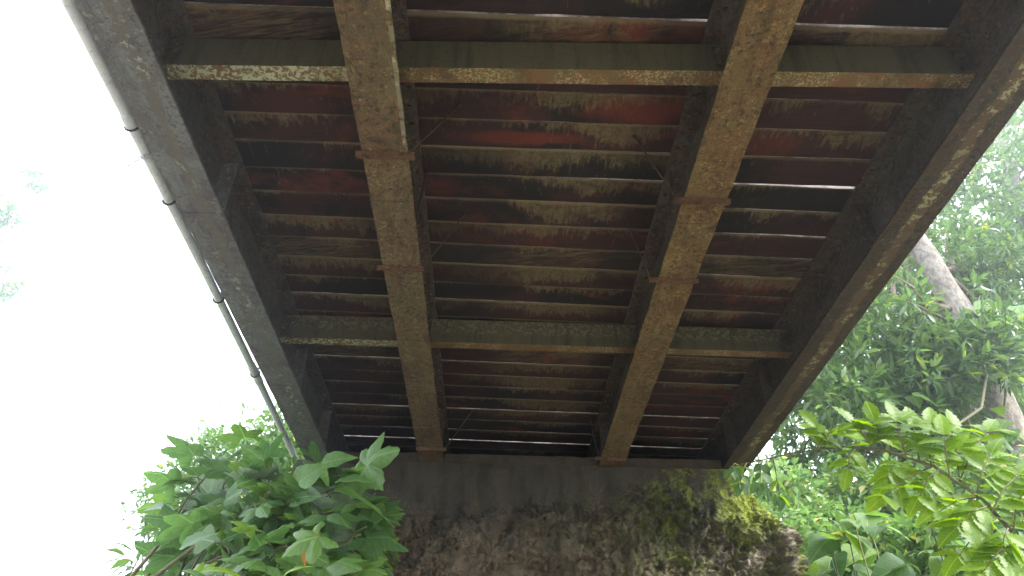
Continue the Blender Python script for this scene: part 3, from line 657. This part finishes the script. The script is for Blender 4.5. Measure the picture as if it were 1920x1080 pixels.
def tree(name, label, trunk_pts, radii, bark, blobs, mat, ln, per=8, wr=.26, group=None, limbs=10, bare=()):
    base = Vector(trunk_pts[0]); t = empty(name, base); tag(t, label, 'tree', group)
    m_ = MB()
    # subdivide the trunk and let it swell and bend a little
    pts, rad = [], []
    for i in range(len(trunk_pts) - 1):
        for q in range(6):
            f_ = q / 6; p = Vector(trunk_pts[i]).lerp(Vector(trunk_pts[i + 1]), f_); r_ = radii[i] + (radii[i + 1] - radii[i]) * f_
            p += Vector((noise.noise(p * 1.3), noise.noise(p * 1.3 + Vector((5, 0, 0))), 0)) * r_ * .35; pts.append(p); rad.append(r_ * (1 + .10 * noise.noise(p * 3)))
    pts.append(Vector(trunk_pts[-1])); rad.append(radii[-1])
    m_.tube(pts, rad, 14)
    o = m_.build('trunk', bark, t, True); o.data.transform(Matrix.Translation(-base))
    allp, allo = [], []
    for (c, r_, ncl, pc) in blobs:
        p, ow = blob_points(*c, *r_, ncl, pc, .13 * sum(r_) / 3 + .1); allp.append(p); allo.append(ow)
    P_, O_ = np.vstack(allp), np.vstack(allo)
    if bare: P_, O_ = clear_of(P_, O_, bare)
    for q in range(limbs):
        tgt = Vector(P_[rng.integers(len(P_))].tolist()); st = pts[int(len(pts) * rng.uniform(.45, .98))]; r0 = rad[min(len(rad) - 1, int(len(rad) * .8))] * .27
        lm = MB(); lp = limb(lm, st, tgt, r0, r0 * .25, .18)
        for z_ in range(3):
            s2 = lp[rng.integers(2, len(lp))]; limb(lm, s2, s2 + (tgt - s2) * .5 + Vector(rng.normal(0, .45, 3).tolist()), r0 * .4, r0 * .12, .2, 4, 5)
        lo = lm.build('limb', M['bark_brown'], t, True); lo.data.transform(Matrix.Translation(-base))
    p_, d_, up, l_, w_ = rosettes(P_, O_, per, ln, wr=wr)
    leaf_cloud('crown', mat, p_, d_, up, l_, w_, t, base)
    return t
def gp(px, py, Y): p = on_depth(px, py, Y); return (p.x, p.y, p.z)
def grounded(p): return (p[0], p[1], ground_h(p[0], p[1]) - .1)
YT = 9.0
tp = [gp(1915, 960, YT), gp(1892, 840, YT), gp(1868, 745, YT), gp(1835, 655, YT), gp(1792, 570, YT), gp(1722, 455, YT), gp(1650, 330, YT)]
tp = [grounded((tp[0][0] + .1, YT, 0))] + tp
def cr(px, py, Y, rx, ry, rz, n, per): return (gp(px, py, Y), (rx, ry, rz), n, per)
tree('leaning_tree', 'big tree with a pale lichen covered trunk leaning towards the bridge, dark glossy leaves', tp, [.34, .30, .24, .21, .20, .185, .165, .12], M['bark_pale'],
     [cr(1600, 690, 8.6, 1.15, 1.0, 1.0, 80, 6), cr(1690, 620, 8.2, .8, .8, .8, 45, 6), cr(1590, 790, 8.4, .75, .9, .6, 40, 6), cr(1745, 730, 8.4, .8, .8, .7, 48, 6),
      cr(1832, 665, 8.2, .55, .45, .42, 34, 6), cr(1840, 620, 9.9, 1.0, .8, 1.0, 45, 6), cr(1640, 520, 9.9, .9, .8, .9, 34, 6), cr(1810, 480, 9.7, .9, .8, .7, 34, 6), cr(1700, 800, 9.8, 1.1, .7, .6, 50, 6),
      cr(1930, 520, 9.0, .8, .8, .9, 30, 6), cr(1540, 560, 10.5, 1.3, 1.0, 1.3, 36, 6), cr(1760, 350, 10.5, 1.2, 1.0, 1.0, 24, 6)],
     M['crown_dark'], .17, 7, .27, limbs=16, bare=[(tp[6], tp[5]), (tp[3], tp[2])])
tp2 = [gp(1812, 800, 9.9), gp(1800, 720, 9.9), gp(1790, 650, 9.9), gp(1784, 480, 9.9)]
tree('slender_tree', 'slender brown stemmed tree standing just behind the leaning pale trunk', [grounded(tp2[0])] + tp2, [.13, .11, .095, .085, .06], M['bark_brown'],
     [cr(1770, 540, 10.6, 1.0, .8, 1.0, 40, 6), cr(1850, 680, 10.8, .9, .8, .9, 40, 6)], M['crown_mid'], .17, 8, .3, limbs=5)
tp3 = [gp(1990, 760, 12.5), gp(1960, 560, 12.5), gp(1925, 420, 12.5), gp(1895, 320, 12.5), gp(1870, 230, 12.5), gp(1900, 120, 12.5)]
tree('pale_tree', 'tall light green tree with pale forked branches behind the outer girder, top of the picture', [grounded(tp3[0])] + tp3, [.32, .28, .24, .2, .16, .12, .08], M['bark_pale'],
     [cr(1880, 300, 12, 1.6, 1.1, 1.2, 48, 6), cr(1830, 420, 12.6, 1.4, 1.1, .9, 46, 6), cr(1930, 470, 12, 1.0, 1.0, .9, 50, 6), cr(1960, 200, 12.6, 1.8, 1.2, 1.2, 60, 6),
      cr(1900, 650, 13, 1.0, 1.0, 1.4, 50, 6), cr(1790, 560, 14, 1.2, 1.0, 1.0, 40, 6)], M['crown_mid'], .19, 8, .34, limbs=12)
tp4 = [gp(1560, 930, 15), gp(1560, 700, 15), gp(1540, 560, 15)]
tree('bushy_tree', 'mid green bushy tree far behind the leaning trunk, seen under its crown', [grounded(tp4[0])] + tp4, [.26, .22, .18, .1], M['bark_brown'],
     [cr(1640, 800, 15, 1.2, 1.2, 1.4, 60, 6), cr(1660, 720, 15.5, 1.8, 1.2, 1.8, 60, 6), cr(1800, 780, 15.5, 1.8, 1.2, 1.4, 70, 6)], M['crown_mid'], .22, 8, .36, limbs=5)
# far left: a sparse tree whose branch tips show against the white sky
tpl = [(-21, 22, 0), (-20.8, 22, 7), (-20, 22, 14), (-19.4, 22, 20)]
tree('distant_tree', 'sparse distant tree whose branch tips show against the white sky beyond the pipe', [grounded(tpl[0])] + tpl[1:], [.4, .33, .25, .12], M['bark_pale'],
     [(gp(62, 335, 21), (.5, .4, .35), 9, 4), (gp(22, 405, 21), (.45, .4, .3), 8, 4), (gp(2, 535, 21), (.5, .4, .45), 10, 4), ((-20.5, 22, 20), (2.2, 2, 3.2), 60, 5)], M['crown_light'], .24, 6, .36, limbs=16)

# ------------------------------------------------------------------ shrubs and undergrowth
def shrub(label, c, r_, ncl, pc, mat, ln, wr=.5, per=6, group=None, name='shrub', cat='shrub'):
    base = Vector(grounded(c)); t = empty(name, base); tag(t, label, cat, group)
    P_, O_ = blob_points(*c, *r_, ncl, pc, .12 * sum(r_) / 3 + .04, .35)
    sm = MB()
    for q in range(7):
        tgt = Vector(P_[rng.integers(len(P_))].tolist()); limb(sm, base, tgt, .018, .006, .12, 5, 6)
    o = sm.build('stem', M['stem'], t, True); o.data.transform(Matrix.Translation(-base))
    p_, d_, up, l_, w_ = rosettes(P_, O_, per, ln, wr=wr, droop=.5)
    leaf_cloud('foliage', mat, p_, d_, up, l_, w_, t, base); return t
shr = [
    ('pale green shrub just right of the mossy abutment corner', (1500, 985), 7.6, (.55, .5, .5), 60, 6, 'under', .085),
    ('low pale shrub at the foot of the mossy abutment corner', (1515, 1075), 6.8, (.4, .4, .4), 45, 6, 'under', .085),
    ('bright shrub below the long leafy branch, beside the pale shrub', (1600, 950), 8.0, (.6, .5, .45), 60, 6, 'crown_light', .095),
    ('rounded shrub under the foot of the leaning tree', (1740, 970), 7.6, (.7, .5, .45), 65, 6, 'under', .10),
    ('shrub at the base of the pale trunk on the picture edge', (1880, 945), 7.0, (.6, .5, .4), 60, 6, 'crown_light', .10),
    ('shadowy mid green shrub under the bright one', (1690, 1070), 6.4, (.6, .4, .45), 60, 6, 'crown_mid', .10),
    ('broad shrub in the bottom corner below the tree', (1860, 1075), 6.0, (.6, .4, .45), 60, 6, 'under', .11),
    ('small shrub between the abutment and the far tree', (1465, 905), 9.5, (.35, .5, .35), 30, 6, 'crown_light', .09),
]
for lb, (px, py), Y, r_, a_, b_, mt, ln in shr: shrub(lb, gp(px, py, Y), r_, a_, b_, M[mt], ln)
for lb, (px, py), Y, r_, a_, b_, mt, ln in [
    ('feathery light shrub behind the broad leaved bush, against the bridge end', (555, 850), 7.4, (.42, .4, .48), 80, 7, 'crown_mid', .075),
    ('feathery light shrub behind the left part of the bush', (470, 880), 8.2, (.75, .5, .55), 100, 7, 'crown_mid', .08),
    ('thin light shrub at the left end of the bush', (370, 930), 8.6, (.6, .5, .5), 60, 6, 'crown_mid', .08),
    ('dark leaved shrub in the shade under the broad leaves', (560, 1040), 5.0, (.55, .4, .40), 60, 6, 'crown_dark', .10),
    ('mid green shrub low on the left bank', (420, 1070), 5.0, (.5, .4, .35), 55, 6, 'crown_mid', .11)]:
    shrub(lb, gp(px, py, Y), r_, a_, b_, M[mt], ln, wr=.4)
# ground cover over both banks
gx = rng.uniform(-13, 16, 26000); gy = rng.uniform(4.5, 20, 26000)
keep = ~((gx > -2.0) & (gx < 2.45) & (gy < 8.6)) & ((gx > 2.1) | (gx < -1.3) | (gy > 8.6)) & ~((gx > -1.7) & (gx < 2.1))
gx, gy = gx[keep], gy[keep]
hh = np.array([ground_h(a_, b_) for a_, b_ in zip(gx, gy)])
hs = rng.random(len(gx)) ** .8 * np.where((gx > 0), 1.5, .7) * np.clip((gy - 4) / 6, .3, 1)
P_ = np.c_[gx, gy, hh + hs]
p_, d_, up, l_, w_ = rosettes(P_, np.tile([0, -.3, .6], (len(P_), 1)), 3, .15, wr=.55, droop=.6)
o = leaf_cloud('undergrowth', M['under'], p_, d_, up, l_, w_); tag(o, 'leafy undergrowth covering the banks', 'undergrowth', kind='stuff')

# ------------------------------------------------------------------ large single leaves
def leaf_mesh(name, outline, mat, fold=.18, droop=.35, wave=.03, seed=0):
    """outline: half-width against length; a surface of ribs with fold, droop and rippled edge; length 1"""
    m_ = MB(); n = len(outline) - 1
    for i, wv in enumerate(outline):
        y = i / n; z = -droop * y * y
        for s in (-1, -.5, 0, .5, 1):
            rp = wave * math.sin(i * 2.1 + s * 2 + seed) * abs(s)
            back = -.10 * abs(s) * wv
            m_.v.append((s * wv, y + back, z + fold * abs(s) * wv + rp))
    for i in range(n):
        for j in range(4):
            a_ = i * 5 + j; m_.f.append((a_, a_ + 1, a_ + 6, a_ + 5)); m_.m.append(0)
    return m_.mesh(name, mat, True)
OV = [0, .17, .27, .31, .30, .25, .17, .08, 0]              # ovate with a long point
HT = [.16, .36, .42, .40, .35, .27, .18, .09, 0]            # heart shaped
SER = [0, .10, .21, .17, .28, .22, .31, .25, .32, .24, .29, .20, .23, .13, .14, .05, 0]   # toothed leaflet
LAN = [0, .07, .11, .125, .12, .10, .07, .035, 0]
def lobed_mesh(name, mat, seed=0, lobes=5):
    """palmate leaf: a fan from the petiole with pointed lobes and toothed edges, folded along the lobe ribs"""
    m_ = MB(); K = 44; a0, a1 = -2.35, 2.35
    ctr = (0, .18)
    ring1, ring2 = [], []
    for i in range(K + 1):
        q = a0 + (a1 - a0) * i / K
        l_ = 1 - 2 * abs(q / 1.07 - round(q / 1.07))
        r_ = (.34 + .36 * l_ ** .85) * (1 - .28 * abs(q) / 2.35) + .02 * math.sin(i * 2.9 + seed)
        z = -.30 * r_ * r_ * 1.4 + .07 * (l_ - .5) + .02 * math.sin(q * 3 + seed)
        ring2.append((math.sin(q) * r_, ctr[1] + math.cos(q) * r_, z)); ring1.append((math.sin(q) * r_ * .5, ctr[1] + math.cos(q) * r_ * .5, .02 + .02 * l_))
    m_.v = [(0, ctr[1] - .02, 0)] + ring1 + ring2
    for i in range(K):
        m_.f.append((0, 1 + i + 1, 1 + i)); m_.m.append(0)
        m_.f.append((1 + i, 2 + i, K + 3 + i, K + 2 + i)); m_.m.append(0)
    return m_.mesh(name, mat, True)
LB = [lobed_mesh('lobed leaf', M['leaf_big'], s_) for s_ in (0, 1.7, 3.1)] + [lobed_mesh('lobed leaf', M['leaf_grey'], 2.2)]
LP = [lobed_mesh('lobed pale leaf', M['leaf_pale'], .9)]
LO = [leaf_mesh('ovate leaf', OV, M['leaf_big'], .2, .3, .02, s_) for s_ in (0, 2)] + [leaf_mesh('ovate leaf', OV, M['leaf_grey'], .2, .45, .02, 4)]
LS = [leaf_mesh('toothed leaflet', SER, M['leaf_lime'], .22, d_, .015, s_) for d_, s_ in ((.25, 0), (.45, 2), (.1, 5))]
LHt = [leaf_mesh('heart leaf', HT, M[q], .15, .35, .02, s_) for q, s_ in (('leaf_pale', 0), ('leaf_big', 2), ('leaf_lime', 3))]
LL = [leaf_mesh('strap leaf', LAN, M[q], .3, .6, .01, s_) for q, s_ in (('leaf_lime', 0), ('leaf_big', 1))]
LOr = [leaf_mesh('withered leaf', SER, M['leaf_orange'], .5, .6, .06, 5)]

def put_leaf(mesh, parent, origin, pos, direction, up, size):
    """petiole end at pos, blade running along direction, upper side facing up"""
    d_ = Vector(direction).normalized(); u_ = Vector(up); x_ = d_.cross(u_).normalized(); z_ = x_.cross(d_)
    o = from_mesh('leaf', mesh, parent)
    m_ = Matrix([[x_[i] * size, d_[i] * size, z_[i] * size, (Vector(pos) - origin)[i]] for i in range(3)] + [[0, 0, 0, 1]])
    o.matrix_local = m_; return o
def rv(s_): return Vector(rng.normal(0, s_, 3).tolist())

# the broad leaved bush left of the abutment
bo = Vector(grounded((-1.75, 4.25, 0))); bush = empty('broad_leaved_bush', bo)
tag(bush, 'large bush with broad lobed leaves growing on the bank left of the abutment', 'bush')
tips = [(352, 905, 4.3), (372, 868, 4.0), (430, 852, 4.2), (470, 830, 3.9), (505, 872, 3.8), (560, 862, 3.7), (600, 872, 3.6), (655, 880, 3.7), (640, 925, 3.6), (600, 945, 3.4),
        (530, 930, 3.5), (470, 930, 3.6), (410, 950, 3.8), (350, 980, 4.0), (430, 1010, 3.5), (520, 1005, 3.3), (590, 1010, 3.3), (650, 990, 3.6), (680, 940, 3.8), (500, 1060, 3.2),
        (400, 1060, 3.4), (580, 1065, 3.2), (372, 1072, 4.0), (385, 1078, 3.6), (640, 1060, 3.5),
        (560, 905, 4.0), (450, 895, 4.2), (620, 905, 4.1), (510, 970, 4.1), (390, 1010, 4.2), (585, 975, 4.2)]
sm = MB(); cnt = 0
tips += [(360, 1035, 4.2), (455, 1040, 4.0), (545, 1030, 3.9), (620, 1030, 4.0), (480, 965, 4.3), (340, 930, 4.4), (600, 1075, 3.7), (440, 1085, 3.8)]
for (px, py, Y) in tips:
    tip = on_depth(px + (14 if px < 420 else 0), py + 26, Y + .1); root = bo + Vector((rng.uniform(-.5, .25), rng.uniform(-.5, .3), 0))
    if tip.x < -2.2: root = Vector(grounded((tip.x + .25, tip.y + .2, 0)))
    mid_ = root.lerp(tip, .55) + Vector((0, .12, .18)) + rv(.05)
    pts = [root, root.lerp(mid_, .5) + rv(.03), mid_, mid_.lerp(tip, .5) + Vector((0, 0, .05)), tip]; sm.tube(pts, [.013, .011, .009, .006, .004], 6)
    for k in range(6 if px > 330 else 3):
        if cnt > 290: break
        f_ = rng.uniform(.72, 1.0) if k else 1.0; s_ = mid_.lerp(tip, (f_ - .5) * 2) if f_ > .5 else tip
        out = (tip - mid_).normalized() * .4 + rv(.55); out.z = out.z * .5 - .18; out.normalize()
        pet = s_ + out * rng.uniform(.04, .12) + Vector((0, 0, .03)); sm.tube([s_, (s_ + pet) / 2 + Vector((0, 0, .012)), pet], .0028, 5)
        upv = Vector((0, -.35, .9)) + rv(.6)
        r_ = rng.random(); src = LB if r_ < .58 else (LO if r_ < .74 else LP)
        sz = rng.uniform(.20, .32) * (1.0 if src is not LP else .8) * (.8 if src is LO else 1)
        put_leaf(src[rng.integers(len(src))], bush, bo, pet, out, upv, sz); cnt += 1
# leaves picked out in the photograph: (base px, tip px, depth, kind)
for (b_, t_, Y, mesh_, flat) in [((600, 872), (662, 845), 3.3, LO[0], .2), ((628, 905), (700, 885), 3.3, LO[1], .5), ((628, 920), (752, 948), 3.4, LO[0], .9), ((490, 862), (452, 826), 3.6, LO[1], .2),
                           ((560, 905), (610, 862), 3.2, LHt[1], .1), ((610, 1000), (524, 1034), 3.0, LP[0], .3), ((582, 1004), (570, 1036), 3.1, LOr[0], .2), ((586, 996), (590, 1016), 3.1, LOr[0], .6),
                           ((528, 1085), (565, 1040), 2.7, LL[0], .5), ((370, 1075), (450, 1042), 3.0, LL[0], .5), ((340, 1070), (432, 1078), 3.0, LL[1], .6), ((336, 1030), (395, 985), 3.1, LO[0], .4)]:
    A, Bq = on_depth(*b_, Y), on_depth(*t_, Y - .05); d_ = Bq - A
    put_leaf(mesh_, bush, bo, A, d_, Vector((0, -1 + flat, flat + .15)), d_.length * (1.0 if mesh_ not in LOr + LP + LB else 1.1))
o = sm.build('stem', M['stem'], bush, True); o.data.transform(Matrix.Translation(-bo))

# creeping vine on the soil right of the bush
vo = on_depth(705, 1075, 5.2); vo = Vector((vo.x, vo.y, vo.z)); vine = empty('creeping_vine', vo); tag(vine, 'thin creeping vine with narrow leaves hanging on the wall right of the bush', 'vine')
sm = MB()
for pl in [[(640, 925), (655, 960), (662, 1000), (690, 1020), (700, 1060), (705, 1085)], [(720, 965), (700, 985), (690, 1010), (668, 1035), (655, 1070)], [(690, 1000), (712, 1010), (690, 1050), (690, 1090)], [(655, 935), (690, 932), (700, 960), (690, 985)]]:
    P3 = [on_depth(a_, b_, 5.28) + rv(.015) for a_, b_ in pl]; sm.tube(P3, .0045, 5)
    for q in P3[1:]:
        for k in range(3):
            d_ = rv(.6) + Vector((.2, -.3, -.3)); put_leaf(LL[rng.integers(2)] if k else LO[0], vine, vo, q, d_, Vector((0, -1, .5)) + rv(.3), rng.uniform(.09, .17))
o = sm.build('stem', M['stem'], vine, True); o.data.transform(Matrix.Translation(-vo))

# the arching compound branch in front of the right bank
YB = 3.3
bp = [on_depth(a_, b_, Y) for a_, b_, Y in ((1381, 873, 3.7), (1430, 862, 3.6), (1494, 848, 3.5), (1579, 837, 3.4), (1653, 843, 3.3), (1750, 874, 3.2), (1838, 932, 3.1), (1912, 1013, 3.0))]
rt = Vector(grounded((bp[-1].x + .55, bp[-1].y + .2, 0)))
bp = bp + [bp[-1].lerp(rt, .35) + Vector((.15, 0, .25)), bp[-1].lerp(rt, .7) + Vector((.15, 0, .1)), rt]
ro = rt; br = empty('arching_sapling', ro); tag(br, 'sapling with an arching stem of bright toothed leaflets reaching towards the outer girder', 'sapling')
sm = MB(); sm.tube(bp, [.003, .0035, .004, .005, .006, .007, .008, .009, .012, .014, .018], 8)
def frond(p0, p1, n, sz, kinds, droopy=.0):
    """a leaf stalk with leaflets in pairs and one at its tip"""
    sm.tube([p0, (p0 + p1) / 2 + Vector((0, 0, .02)), p1], [.004, .003, .002], 5); ax = (p1 - p0).normalized(); sd_ = ax.cross(Vector((0, -.7, .7))).normalized()
    for k in range(n):
        q = p0.lerp(p1, .2 + .8 * k / max(1, n - 1))
        for s_ in (-1, 1):
            d_ = ax * .55 + sd_ * s_ + rv(.18) + Vector((0, 0, -droopy)); put_leaf(kinds[rng.integers(len(kinds))], br, ro, q, d_, Vector((0, -.65, .75)) + rv(.25), sz * rng.uniform(.8, 1.15))
    put_leaf(kinds[0], br, ro, p1, ax, Vector((0, -.65, .75)) + rv(.2), sz * 1.1)
for a_, b_, Y, n, sz in [((1660, 845), (1640, 790), 3.3, 2, .13), ((1725, 868), (1712, 800), 3.3, 3, .13), ((1780, 890), (1770, 815), 3.15, 3, .13), ((1530, 842), (1560, 815), 3.4, 1, .12), ((1640, 845), (1600, 795), 3.3, 2, .13), ((1700, 860), (1680, 790), 3.25, 3, .13), ((1560, 838), (1530, 800), 3.4, 2, .12), ((1745, 872), (1745, 800), 3.2, 3, .13), ((1800, 905), (1790, 810), 3.2, 3, .14),
                         ((1600, 840), (1590, 880), 3.3, 2, .11), ((1690, 860), (1665, 895), 3.25, 2, .12), ((1760, 880), (1725, 930), 3.15, 2, .12), ((1830, 930), (1860, 850), 3.1, 3, .13),
                         ((1860, 960), (1910, 890), 3.0, 3, .13), ((1850, 950), (1800, 985), 3.0, 2, .14), ((1890, 990), (1880, 1050), 2.9, 3, .13), ((1870, 970), (1800, 1040), 3.0, 3, .13), ((1838, 932), (1760, 960), 3.1, 3, .12), ((1750, 874), (1660, 930), 3.2, 2, .12), ((1912, 1013), (1840, 1075), 2.9, 3, .13), ((1800, 900), (1850, 810), 3.2, 3, .12), ((1900, 1000), (1915, 930), 3.0, 3, .12)]:
    frond(on_depth(*a_, Y), on_depth(*b_, Y), n + 2, sz * .9, LS)
for a_, b_ in (((1400, 868), (1388, 905)), ((1430, 862), (1425, 905)), ((1450, 858), (1462, 930)), ((1384, 872), (1372, 880))):
    frond(on_depth(*a_, 3.65), on_depth(*b_, 3.62), 3, .075, [LO[0], LO[1], LS[0]], .5)
o = sm.build('stem', M['stem'], br, True); o.data.transform(Matrix.Translation(-ro))

# broad heart leaved plants low on the right
def plant(label, leaves, Y, sz, kinds, root_px):
    r0 = on_depth(*root_px, Y + .1); ro_ = Vector(grounded((r0.x, r0.y, 0))); t = empty('heart_leaved_plant', ro_); tag(t, label, 'plant', 'heart leaved plants on the right bank')
    s_ = MB()
    for (px, py) in leaves:
        q = on_depth(px, py, Y + rng.uniform(-.2, .2)); m1 = ro_.lerp(q, .6) + rv(.04) + Vector((0, 0, .05)); s_.tube([ro_, m1, q], [.008, .005, .003], 6)
        for k in range(2):
            d_ = Vector((rng.uniform(-1, 1), -.4, -.35)) + rv(.25)
            put_leaf(kinds[rng.integers(len(kinds))], t, ro_, q, d_, Vector((0, -.5, .8)) + rv(.3), sz * rng.uniform(.8, 1.2))
    o = s_.build('stem', M['stem'], t, True); o.data.transform(Matrix.Translation(-ro_)); return t
plant('plant with broad pale heart leaves right beside the stony abutment corner', [(1555, 1010), (1590, 1000), (1620, 1030), (1560, 1045), (1600, 1065), (1640, 1075), (1540, 1075), (1580, 1090)], 4.6, .22, LHt, (1575, 1078))
plant('taller plant with two round holed leaves in front of the bright shrub', [(1625, 965), (1650, 985), (1600, 975)], 4.4, .16, [LHt[1], LHt[0]], (1640, 1078))
plant('plant with dark heart leaves in the bottom corner under the arching stem', [(1735, 960), (1760, 1000), (1820, 1010), (1880, 1040), (1780, 1050), (1850, 1075), (1910, 1075), (1700, 1060)], 4.0, .2, [LHt[1], LHt[0], LHt[1]], (1820, 1078))

# climbing vine on the leaning tree
vo = Vector(tp[1]); vt = empty('climbing_vine', vo); tag(vt, 'climbing vine with broad light leaves beside the pale leaning trunk', 'vine')
sm = MB(); vp = [gp(1895, 860, 8.5), gp(1880, 790, 8.4), gp(1890, 700, 8.4), gp(1870, 630, 8.4), gp(1880, 590, 8.3)]; vp = [Vector(q) for q in vp]; sm.tube(vp, .015, 6)
sm.tube([Vector(gp(*q)) for q in ((1774, 832, 7.5), (1790, 800, 7.5), (1840, 765, 7.6), (1850, 700, 7.8))], .016, 6)
for q in vp + [Vector(gp(*q)) for q in ((1870, 600, 8.2), (1895, 640, 8.2), (1860, 580, 8.2), (1900, 610, 8.2), (1850, 640, 8.2), (1800, 820, 7.5), (1910, 680, 8.2), (1730, 770, 7.8), (1720, 790, 7.8))]:
    for k in range(4):
        put_leaf(LHt[0 if k < 3 else 2], vt, vo, q + rv(.12), Vector((rng.uniform(-1, 1), -.3, -.3)), Vector((0, -.5, .9)) + rv(.3), rng.uniform(.2, .32))
o = sm.build('stem', M['stem'], vt, True); o.data.transform(Matrix.Translation(-vo))

# ------------------------------------------------------------------ air volume added to imitate lens glare
m_ = MB(); m_.box((-110, -110, -1.6), (110, 110, 27))
t = NT('veiling glare'); q = t.n('ShaderNodeVolumePrincipled'); q.inputs['Density'].default_value = GLARE_HAZE; q.inputs['Color'].default_value = (.86, .93, 1, 1); q.inputs['Anisotropy'].default_value = 0.8
t.t.links.new(q.outputs[0], t.out.inputs['Volume'])
hz = m_.build('glare_haze', t.mat); tag(hz, kind='stuff')
